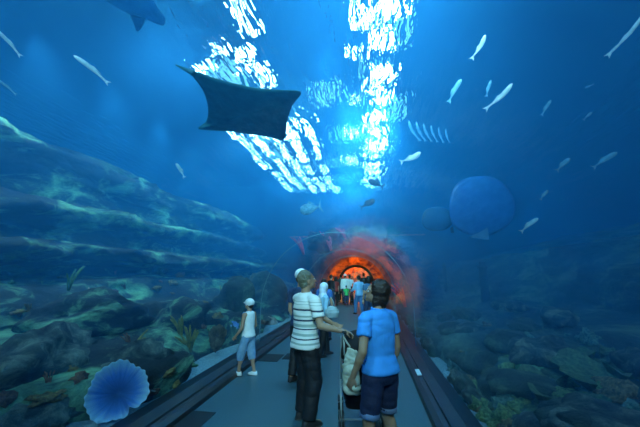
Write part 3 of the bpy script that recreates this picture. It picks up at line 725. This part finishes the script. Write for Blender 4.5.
def person(px, D, H, rot, label, pxy=None, build=1.0, fem=False, voxel=.02, near=False, arms=None, feet=None, headyaw=0, headpitch=0,
           top=None, sleeve=.55, hem=.485, topmat=None, bottom='trousers', botmat=None, leghem=None, skinm=None, shoem=None, hair='short', hairm=None, cap=None, scarf=None, lean=0.0, group=None, scale_leg=1.0):
    x = aty(px, 275, D).x
    root = empty('person', (x, D, 0), R(rot)); tag(root, label, 'person', group)
    inv = Matrix.Rotation(-R(rot), 4, 'Z') @ Matrix.Translation((-x, -D, 0))
    h = H; sw = (.098 if fem else .112) * build; skinm = skinm or smat('skin_tan', (.42, .25, .17))
    hipw = .052
    # ---- joints (units of height)
    hips = {s: V(s * hipw, 0, .50) for s in (-1, 1)}; sh = {s: V(s * sw, lean * .3, .795) for s in (-1, 1)}
    feet = feet or {-1: (-.075, -.02), 1: (.075, .03)}
    ank = {}; knee = {}
    for s in (-1, 1):
        t = feet[s]; ank[s] = V(t[0], t[1], t[2] if len(t) > 2 else .042)
        knee[s], ank[s] = ik(hips[s], ank[s], .232, .232, (s * .1, 1, 0))
    arms = arms or {}
    elb = {}; wr_ = {}; adir = {}
    for s in (-1, 1):
        a = arms.get(s, {'l': (s * (sw + .035), .02, .475)})
        tgt = Vector(a['l']) if 'l' in a else (inv @ Vector(a['w'])) / h
        hint = a.get('hint', (s * .35, -1, -.1))
        elb[s], wr_[s] = ik(sh[s], tgt, .172, .150, hint)
    hc = V(0, .012 + lean * .5, .928)
    HM = Matrix.Translation(hc * h) @ Euler((R(headpitch), 0, R(headyaw)), 'ZXY').to_matrix().to_4x4()
    g = build
    # ---- continuous body
    bm = bmesh.new()
    tors = [(.455, .070, .048, 0), (.49, .088 * (1.08 if fem else 1), .060, -.004), (.53, .090 * (1.06 if fem else 1), .062, -.004), (.60, .074 * (.95 if fem else 1.05), .052, 0), (.67, .080, .056, .003), (.74, .090, .060, .003),
            (.785, .088 if not fem else .080, .050, 0), (.815, .062, .040, -.004), (.84, .034, .032, -.002)]
    add_loft(bm, [(V(0, y + lean * (z - .45) * .9, z) * h, rx * g * h, ry * g * h) for z, rx, ry, y in tors])
    nb = V(0, lean * .38, .82)
    add_cap(bm, nb * h, (hc + V(0, -.012, -.035)) * h, .034 * h * (g * .5 + .5), .030 * h)
    for s in (-1, 1):
        add_cap(bm, (sh[s] - V(s * .03, 0, 0)) * h, (sh[s] + V(0, 0, -.004)) * h, .034 * h * g, .033 * h * g)
        add_cap(bm, sh[s] * h, elb[s] * h, .030 * h * g, .023 * h * g); add_cap(bm, elb[s] * h, wr_[s] * h, .0235 * h * g, .0155 * h)
        add_cap(bm, elb[s] * h, elb[s].lerp(wr_[s], .35) * h, .023 * h * g, .024 * h * g)
        add_cap(bm, hips[s] * h, knee[s] * h, .052 * h * g, .034 * h * g); add_cap(bm, knee[s] * h, ank[s] * h, .033 * h * g, .021 * h)
        cm = knee[s].lerp(ank[s], .3) + V(0, -.012, 0); add_ell(bm, cm * h, (.030 * h * g, .033 * h * g, .072 * h))
        add_cap(bm, (ank[s] + V(0, -.015, -.014)) * h, (ank[s] + V(0, .085, -.026)) * h, .023 * h, .015 * h)
        dr = (wr_[s] - elb[s]).normalized(); a = arms.get(s, {})
        if voxel < .016: hand(bm, wr_[s] * h, a.get('hd', dr), a.get('hn', (-s, .15, 0)), h / 1.7 * .98, a.get('curl', .45), s * a.get('flip', 1))
        else: add_ell(bm, (wr_[s] + dr * .045) * h, (.022 * h, .022 * h, .045 * h))
    if fem:
        for s in (-1, 1): add_ell(bm, V(s * .042, .048 + lean * .25, .725) * h, (.038 * h, .034 * h, .040 * h))
    hd = bmesh.new(); q = .067 * 1.0
    add_ell(hd, V(0, -.008, .012) * h, (.046 * h, .056 * h, .056 * h)); add_ell(hd, V(0, .008, -.022) * h, (.037 * h, .042 * h, .046 * h))
    add_ell(hd, V(0, .040, -.053) * h, (.014 * h, .012 * h, .011 * h))
    if voxel < .016:
        add_cap(hd, V(0, .047, .004) * h, V(0, .061, -.018) * h, .0055 * h, .0085 * h, 8); add_cap(hd, V(-.022, .044, .014) * h, V(.022, .044, .014) * h, .007 * h, .007 * h, 8)
        add_cap(hd, V(-.012, .049, -.034) * h, V(.012, .049, -.034) * h, .0052 * h, .0052 * h, 8); add_cap(hd, V(-.011, .047, -.040) * h, V(.011, .047, -.040) * h, .0055 * h, .0055 * h, 8)
        for s in (-1, 1): add_ell(hd, V(s * .047, -.006, -.006) * h, (.007 * h, .014 * h, .020 * h), (0, 0, s * .35))
    merge(bm, hd, HM)
    remeshed('body', bm, min(voxel, .007) if near else voxel, 3 if near else 2, skinm, root)
    if near:
        for s in (-1, 1):
            e = bmesh.new(); sub = bmesh.new(); add_ell(sub, V(s * .019, .0475, .002) * h, (.0075 * h, .005 * h, .0048 * h), seg=12); merge(e, sub, HM); eo = bmo('eye', e, smat('eye_white', (.7, .7, .68), rough=.2), root)
            e = bmesh.new(); sub = bmesh.new(); add_ell(sub, V(s * .019, .0512, .002) * h, (.0036 * h, .0022 * h, .0036 * h), seg=10); merge(e, sub, HM); bmo('iris', e, smat('dark_iris', (.02, .012, .01), rough=.2), eo)
    v2 = .010 if near else max(voxel, .014)
    # ---- top
    if topmat:
        bm = bmesh.new(); ex = .010
        secs = [(z, rx, ry, y) for z, rx, ry, y in tors if z > hem + .02 and z < .83]
        fl = [(hem, (.112 if fem else .108), .086, -.004), (hem + .02, .110, .084, -.004)]
        allz = fl + [(z, rx + ex + (.004 if z < .7 else 0), ry + ex + (.006 if z < .7 else 0), y) for z, rx, ry, y in secs] + [(.838, .042, .036, -.002)]
        add_loft(bm, [(V(0, y + lean * (z - .45) * .9, z) * h, rx * g * h, ry * g * h) for z, rx, ry, y in allz])
        for s in (-1, 1):
            if sleeve > 0:
                e = sh[s].lerp(elb[s], min(sleeve / .55 * .62, 1)) if sleeve < .9 else elb[s]
                add_cap(bm, (sh[s] - V(s * .035, 0, -.004)) * h, (sh[s] + V(0, 0, -.002)) * h, .035 * h * g, .034 * h * g)
                # sleeve: straight cut end
                sleeve_pts = [sh[s] * h, sh[s].lerp(e, .5) * h, e * h]; add_tube(bm, sleeve_pts, [.037 * h * g, .037 * h * g, .0375 * h * g], n=18)
                if sleeve > .9: add_cap(bm, elb[s] * h, elb[s].lerp(wr_[s], .9) * h, .031 * h * g, .024 * h * g)
            else: add_cap(bm, (sh[s] - V(s * .055, 0, -.0)) * h, (sh[s] - V(s * .035, 0, -.006)) * h, .034 * h * g, .032 * h * g)
            if fem: add_ell(bm, V(s * .042, .050 + lean * .25, .725) * h, (.045 * h, .042 * h, .048 * h))
        remeshed('shirt', bm, v2, 2, topmat, root, wr=.005 if near else .003, wfreq=7, seed=px)
        if near:
            bm = bmesh.new(); c = V(0, lean * .36 - .002, .842)
            add_tube(bm, [(c + V(.040 * math.cos(t), .036 * math.sin(t), .004 * math.sin(t) - .004)) * h for t in [2 * math.pi * j / 20 for j in range(21)]], .007 * h, n=8); bmo('collar', bm, topmat, root)
    # ---- bottoms
    if botmat:
        bm = bmesh.new(); lh = leghem if leghem is not None else .05
        add_loft(bm, [(V(0, y + lean * (z - .45) * .9, z) * h, (rx + .008) * g * h, (ry + .010) * g * h) for z, rx, ry, y in tors if z < .56][:3] + [(V(0, lean * .12, .575) * h, .088 * g * h, .062 * g * h)])
        for s in (-1, 1):
            wide = 1.18 if leghem and leghem > .1 else 1.0
            kr = .049 * wide; ar = (.043 if lh < .1 else .042) * wide
            if lh > knee[s].z:
                f = (hips[s].z - lh) / (hips[s].z - knee[s].z); e = hips[s].lerp(knee[s], f)
                add_tube(bm, [hips[s] * h, hips[s].lerp(e, .5) * h, e * h], [.060 * g * h, .056 * g * h, .050 * g * h], n=20); end = e
            else:
                f = min((knee[s].z - lh) / max(knee[s].z - ank[s].z, .01), 1); e = knee[s].lerp(ank[s], f); end = e
                add_cap(bm, hips[s] * h, knee[s] * h, .060 * g * h, (kr + .004) * h * g); add_tube(bm, [knee[s] * h, knee[s].lerp(e, .5) * h, e * h], [(kr + .004) * h * g, (kr + ar) / 2 * h * g, ar * h * g], n=20)
        pants = remeshed('shorts' if lh > .15 else 'trousers', bm, v2, 2, botmat, root, wr=.007 if near else .004, wfreq=6, seed=px + 3)
        if near and lh > knee[1].z - .02:
            for s in (-1, 1):
                f = (hips[s].z - lh) / (hips[s].z - knee[s].z); e = hips[s].lerp(knee[s], f); u = (hips[s] - knee[s]).normalized()
                b = bmesh.new(); add_tube(b, [(e + u * .022) * h, e * h, (e - u * .006) * h], [.0525 * g * h, .0535 * g * h, .0525 * g * h], n=24); bmo('cuff', b, smat('rolled_denim', (.10, .16, .28)), pants)
    # ---- shoes
    for s in (-1, 1):
        bm = bmesh.new(); a = ank[s]
        add_loft(bm, [(V(a.x, a.y + .028, a.z - .042 + .002) * h, .030 * h, .078 * h), (V(a.x, a.y + .028, a.z - .030) * h, .030 * h, .078 * h), (V(a.x, a.y + .020, a.z - .015) * h, .027 * h, .066 * h), (V(a.x, a.y - .006, a.z + .004) * h, .026 * h, .034 * h)], n=18)
        so = bmo('shoe', bm, shoem or smat('dark_shoe', (.02, .02, .025)), root)
        if near: b = bmesh.new(); add_loft(b, [(V(a.x, a.y + .028, a.z - .0418) * h, .032 * h, .081 * h), (V(a.x, a.y + .028, a.z - .034) * h, .0325 * h, .081 * h)], n=20); bmo('sole', b, smat('rubber_sole', (.05, .05, .05)), so)
    # ---- hair, cap, scarf
    hm = hairm or smat('black_hair', (.012, .010, .010), rough=.45, scale=40, bump=.4)
    if scarf:
        bm = bmesh.new(); sub = bmesh.new(); add_ell(sub, V(0, -.010, .010) * h, (.056 * h, .064 * h, .066 * h)); add_ell(sub, V(0, -.014, -.045) * h, (.052 * h, .052 * h, .055 * h)); merge(bm, sub, HM)
        add_loft(bm, [(V(0, lean * .35 - .004, .765) * h, .090 * h, .062 * h), (V(0, lean * .35 - .006, .81) * h, .078 * h, .056 * h), (V(0, lean * .4 - .006, .86) * h, .045 * h, .046 * h)])
        remeshed('headscarf', bm, v2, 2, scarf, root, wr=.004, seed=px)
    else:
        bm = bmesh.new()
        if hair == 'short': add_ell(bm, V(0, -.018, .020) * h, (.0515 * h, .056 * h, .058 * h)); add_ell(bm, V(0, -.032, -.016) * h, (.043 * h, .034 * h, .040 * h))
        if hair == 'long':
            add_ell(bm, V(0, -.018, .018) * h, (.056 * h, .060 * h, .062 * h)); add_ell(bm, V(0, -.036, -.022) * h, (.056 * h, .040 * h, .056 * h))
            add_ell(bm, V(.0, -.034, -.062) * h, (.057 * h, .036 * h, .040 * h))
            for s in (-1, 1): add_ell(bm, V(s * .042, -.012, -.035) * h, (.017 * h, .030 * h, .050 * h))
        bb = bmesh.new(); merge(bb, bm, HM)
        remeshed('hair', bb, .008 if near else v2, 2, hm, root, wr=.005 if near else .002, wfreq=22, seed=px)
        if cap:
            bm = bmesh.new(); sub = bmesh.new(); add_ell(sub, V(0, -.008, .024) * h, (.062 * h, .070 * h, .060 * h))
            add_loft(sub, [(V(0, .050, .014) * h, .040 * h, .045 * h), (V(0, .048, .020) * h, .040 * h, .044 * h)]); merge(bm, sub, HM)
            remeshed('cap', bm, v2, 2, cap, root)
    return root

# striped polo shirt
def stripes(name, base, bands, H):
    k = NT(name); p = k.n('ShaderNodeBsdfPrincipled', Roughness=.85); tc = k.n('ShaderNodeTexCoord'); sx = k.n('ShaderNodeSeparateXYZ'); k.l(tc.outputs['Object'], sx.inputs[0])
    nz = k.n('ShaderNodeTexNoise', Scale=4); k.l(tc.outputs['Object'], nz.inputs[0]); ma = k.n('ShaderNodeMath', _operation='MULTIPLY_ADD'); ma.inputs[1].default_value = .02; k.l(nz.outputs['Fac'], ma.inputs[0]); k.l(sx.outputs['Z'], ma.inputs[2])
    dv = k.n('ShaderNodeMath', _operation='DIVIDE'); dv.inputs[1].default_value = H; k.l(ma.outputs[0], dv.inputs[0])
    r = k.n('ShaderNodeValToRGB'); r.color_ramp.interpolation = 'CONSTANT'; e = r.color_ramp.elements; e[0].position = 0; e[0].color = hexa(base)
    e.remove(e[1])
    for z0, z1, c in bands:
        a = e.new((z0 + .01) / H); a.color = hexa(c); b = e.new((z1 + .01) / H); b.color = hexa(base)
    k.l(dv.outputs[0], r.inputs[0]); k.l(r.outputs[0], p.inputs['Base Color']); k.l(p.outputs[0], k.out.inputs[0]); return k.m
nv = (.02, .04, .09); gy = (.35, .45, .42)
polo = stripes('striped_polo', (.80, .84, .80), [(.865, .885, gy), (.915, .93, nv), (.955, .985, gy), (1.025, 1.035, nv), (1.05, 1.085, gy), (1.115, 1.135, nv), (1.165, 1.18, gy), (1.235, 1.255, nv), (1.30, 1.31, gy), (1.335, 1.345, gy)], 1.71)
Dm = 3.85
man = person(306, Dm, 1.71, -48, 'man in a white polo shirt with dark stripes reaching for the stroller', near=True, voxel=.007, build=1.08,
    arms={1: {'w': (.47, 3.62, 1.04), 'hint': (.2, -.4, -1), 'curl': 1.15, 'hn': (0, .1, -1), 'hd': (.35, 1, -.25)}, -1: {'w': (.36, 4.15, 1.0), 'hint': (-.5, -.3, -1), 'curl': .8}},
    feet={-1: (-.075, .02), 1: (.07, -.015)}, headyaw=-12, headpitch=12, topmat=polo, sleeve=.62, hem=.478, botmat=smat('black_trousers', (.012, .014, .02), rough=.55, bump=.3), skinm=smat('skin_brown', (.36, .22, .14)),
    hairm=smat('greying_hair', (.10, .10, .07), c2=(.20, .20, .14), scale=40, bump=.5), shoem=smat('dark_shoe', (.02, .02, .025)))
Dw = 2.98
woman = person(377, Dw, 1.61, 42, 'woman in a bright blue t-shirt and dark shorts looking up to the left', near=True, voxel=.007, build=1.0, fem=True,
    arms={-1: {'l': (-.165, .035, .50), 'hint': (-.3, -1, 0), 'curl': .7}, 1: {'l': (.150, .06, .49), 'curl': .6}},
    feet={-1: (-.105, -.02), 1: (.105, .03)}, headyaw=52, headpitch=20, topmat=smat('blue_tshirt', (.04, .30, .78), rough=.8), sleeve=.50, hem=.510, botmat=smat('dark_denim', (.012, .022, .07), rough=.8, bump=.3), leghem=.305,
    skinm=smat('skin_brown', (.36, .22, .14)), hair='long', hairm=smat('dark_brown_hair', (.022, .012, .009), rough=.45, scale=40, bump=.4), shoem=smat('dark_sandal', (.03, .025, .02)))
denim = smat('blue_denim', (.16, .34, .55), rough=.8, c2=(.26, .46, .68), bump=.3); white = smat('white_cotton', (.78, .84, .85), rough=.85)
child = person(251, 5.36, 1.24, 72, 'child in a white cap, sleeveless top and long denim shorts at the left glass', voxel=.010, build=.95,
    arms={-1: {'l': (-.145, .10, .52), 'hint': (-.3, -1, 0)}, 1: {'l': (.14, .12, .54)}}, feet={-1: (-.05, .10), 1: (.07, -.07)}, headyaw=8, headpitch=4, topmat=white, sleeve=0, hem=.50, botmat=denim, leghem=.20,
    skinm=smat('skin_tan', (.42, .25, .17)), shoem=smat('white_sneaker', (.8, .85, .85)), cap=smat('white_cap', (.75, .8, .82)))
scarfw = person(322, 6.8, 1.49, -55, 'woman in a white headscarf and black trousers just beyond the striped shirt man', voxel=.014, fem=True, lean=.05, topmat=smat('pale_blue_blouse', (.30, .55, .72)), sleeve=1.0, hem=.44,
    botmat=smat('black_trousers', (.012, .014, .02)), scarf=smat('white_scarf', (.62, .72, .82)), feet={-1: (-.04, .10), 1: (.05, -.06)}, headpitch=-12)
person(301, 5.2, 1.74, -20, 'visitor in a white cap almost hidden behind the striped shirt man', voxel=.014, topmat=smat('navy_shirt', (.02, .05, .12)), botmat=smat('black_trousers', (.012, .014, .02)), cap=smat('white_cap', (.75, .8, .82)), arms={1: {'l': (.10, .08, .50)}, -1: {'l': (-.10, .08, .50)}}, build=.9)
person(324, 8.4, 1.55, -10, 'visitor in a dark blue shirt just behind the white headscarf woman', voxel=.018, topmat=smat('deep_blue_shirt', (.02, .12, .38)), botmat=smat('navy_trousers', (.02, .04, .10)), build=.95)
person(358.5, 13.7, 1.64, 35, 'man in a pale blue shirt and jeans walking in the middle of the tunnel', voxel=.02, topmat=smat('sky_shirt', (.22, .48, .75)), sleeve=1.0, botmat=smat('jeans', (.05, .18, .40)), feet={-1: (-.04, .12), 1: (.05, -.10)}, arms={-1: {'l': (-.12, .18, .60), 'hint': (-.3, -1, -.3)}})
person(368.5, 11.6, 1.62, 15, 'person in dark blue clothes between the pale shirt man and the blue t-shirt woman', voxel=.02, topmat=smat('dusk_shirt', (.03, .12, .25)), botmat=smat('navy_trousers', (.02, .04, .10)), fem=True, hair='long')
person(345, 19.2, 1.72, 20, 'visitor in a white shirt and white cap at the left of the far doorway', voxel=.025, topmat=white, sleeve=1.0, botmat=smat('navy_trousers', (.02, .04, .10)), cap=smat('white_cap', (.75, .8, .82)))
person(349.5, 19.8, 1.66, -15, 'second visitor in a white shirt at the far doorway', voxel=.025, topmat=smat('soft_white', (.6, .7, .8)), botmat=smat('jeans', (.05, .18, .40)))
person(346, 18.0, 1.08, 10, 'small child in a green shirt before the far doorway', voxel=.022, topmat=smat('green_shirt', (.04, .45, .12)), botmat=smat('navy_trousers', (.02, .04, .10)))
person(351.3, 18.3, 1.02, -30, 'small child in dark clothes beside the green shirt child', voxel=.022, topmat=smat('maroon_shirt', (.10, .02, .03)), botmat=smat('black_trousers', (.012, .014, .02)))
person(363.5, 20.2, 1.78, 0, 'tall person in black standing in the far doorway', voxel=.025, topmat=smat('black_shirt', (.01, .01, .015)), botmat=smat('black_trousers', (.012, .014, .02)), sleeve=1.0)
person(331, 16.5, 1.66, -40, 'person in dark clothes by the left curb near the tunnel end', voxel=.025, topmat=smat('black_shirt', (.01, .01, .015)), botmat=smat('navy_trousers', (.02, .04, .10)), sleeve=1.0)
person(335.5, 17.6, 1.55, 30, 'person in a dark red top by the left curb near the tunnel end', voxel=.025, topmat=smat('dark_red_shirt', (.25, .03, .03)), botmat=smat('black_trousers', (.012, .014, .02)), fem=True, hair='long')
person(341, 20.0, 1.7, 0, 'person in dark grey beside the frame of the far doorway', voxel=.025, topmat=smat('grey_shirt', (.05, .06, .07)), botmat=smat('black_trousers', (.012, .014, .02)))

# handbag on the scarf woman's arm
bm = bmesh.new(); add_ell(bm, V(0, 0, 0), (.13, .085, .12)); add_loft(bm, [(V(0, 0, -.11), .12, .075), (V(0, 0, 0), .15, .09), (V(0, 0, .09), .09, .05)], e=2.6)
hb = empty('handbag', CAM + (atz(332, 312, .9) - CAM).normalized() * 0 + Vector((0, 0, 0))); hp = aty(332, 312, 6.6); hb.location = hp
tag(hb, 'silvery grey handbag hanging beside the white headscarf woman', 'handbag')
remeshed('bag_body', bm, .014, 3, smat('grey_leather', (.32, .42, .45), rough=.35), hb, wr=.01)
bm = bmesh.new(); add_tube(bm, [(-.09, 0, .06), (-.07, 0, .2), (-.02, 0, .30), (.03, 0, .2), (.07, 0, .06)], .012, n=8); bmo('strap', bm, smat('grey_leather', (.32, .42, .45)), hb)

# ------------------------------------------------------------------ stroller
st = empty('stroller', (.63, 3.98, 0), R(6)); tag(st, 'black pushchair between the striped shirt man and the blue t-shirt woman', 'stroller')
fm = smat('stroller_frame', (.02, .025, .03), rough=.35); fl = smat('grey_metal_tube', (.28, .36, .38), rough=.35); fab = smat('black_fabric', (.010, .012, .016), rough=.9)
for s in (-1, 1):
    bm = bmesh.new(); add_tube(bm, [(s * .20, -.34, 1.02), (s * .215, -.30, .96), (s * .225, -.12, .55), (s * .21, .32, .12)], .013, n=10); bmo('side_tube', bm, fl, st)
    bm = bmesh.new(); add_tube(bm, [(s * .225, .0, .50), (s * .225, -.14, .3), (s * .225, -.22, .11)], .012, n=10); bmo('rear_leg', bm, fl, st)
    bm = bmesh.new(); add_tube(bm, [(s * .20, -.33, 1.01), (s * .195, -.37, 1.035), (s * .175, -.43, 1.04)], .019, n=12); bmo('handle', bm, fm, st)
    for y, r_ in ((-.22, .10), (.32, .085)):
        for dx in (-.018, .018):
            w_ = empty('wheel', (s * .225 + dx, y, r_)); w_.parent = st
            bm = bmesh.new(); add_tube(bm, [(0, r_ * .86 * math.cos(t), r_ * .86 * math.sin(t)) for t in [2 * math.pi * j / 28 for j in range(29)]], .0135, n=8); bmo('tyre', bm, fm, w_)
            bm = bmesh.new(); add_tube(bm, [(-.012, 0, 0), (.012, 0, 0)], .022, n=12)
            for q in range(5):
                t = 2 * math.pi * q / 5; add_tube(bm, [(0, 0, 0), (0, r_ * .82 * math.cos(t), r_ * .82 * math.sin(t))], .006, n=6)
            bmo('hub', bm, smat('grey_metal_tube', (.28, .36, .38)), w_)
bm = bmesh.new(); add_tube(bm, [(-.22, -.22, .11), (.22, -.22, .11)], .010); add_tube(bm, [(-.225, -.10, .42), (.225, -.06, .22)], .008); add_tube(bm, [(.225, -.10, .42), (-.225, -.06, .22)], .008); bmo('cross_brace', bm, fl, st)
bm = bmesh.new(); add_loft(bm, [(V(0, .14, .40), .19, .17), (V(0, .14, .45), .20, .18)]); add_loft(bm, [(V(0, -.02, .42), .19, .03), (V(0, -.10, .62), .20, .03), (V(0, -.18, .84), .19, .03)]); bmo('seat', bm, fab, st)
bm = bmesh.new()
n1 = 12; n2 = 14; gg = []
for i in range(n1 + 1):
    a = R(-25 + 135 * i / n1)
    gg.append([bm.verts.new((.225 * math.cos(math.pi * j / n2), -.10 + (.05 + .26 * math.sin(math.pi * j / n2) ** .5) * -math.cos(a) * 1.0, .76 + .27 * math.sin(math.pi * j / n2) ** .6 * max(math.sin(a + .3), -.3))) for j in range(n2 + 1)])
for i in range(n1):
    for j in range(n2): bm.faces.new((gg[i][j], gg[i + 1][j], gg[i + 1][j + 1], gg[i][j + 1]))
ho = bmo('hood', bm, fab, st); md = ho.modifiers.new('s', 'SOLIDIFY'); md.thickness = .012
bm = bmesh.new(); add_loft(bm, [(V(0, .04, .17), .17, .16), (V(0, .04, .30), .20, .19)], e=4); bmo('basket', bm, fab, st)
# bag hanging at its back
bm = bmesh.new(); add_loft(bm, [(V(0, 0, -.24), .065, .04), (V(0, 0, -.2), .085, .055), (V(0, 0, -.02), .085, .06), (V(.01, 0, .14), .07, .04), (V(.02, 0, .2), .05, .03)])
bg = empty('shoulder_bag', (.55, 3.60, .66), R(5)); tag(bg, 'pale beige bag hanging from the back of the stroller', 'bag')
remeshed('bag_body', bm, .009, 3, smat('beige_canvas', (.38, .42, .34), c2=(.55, .58, .46), scale=9, bump=.5), bg, wr=.018, wfreq=9, seed=4)
bm = bmesh.new(); add_tube(bm, [(-.07, 0, .14), (-.07, -.03, .27), (-.09, -.03, .36), (-.04, .0, .27), (.05, 0, .15)], .010, n=8); bmo('strap', bm, smat('beige_strap', (.45, .5, .45)), bg)
# white patterned cloth draped on the hood
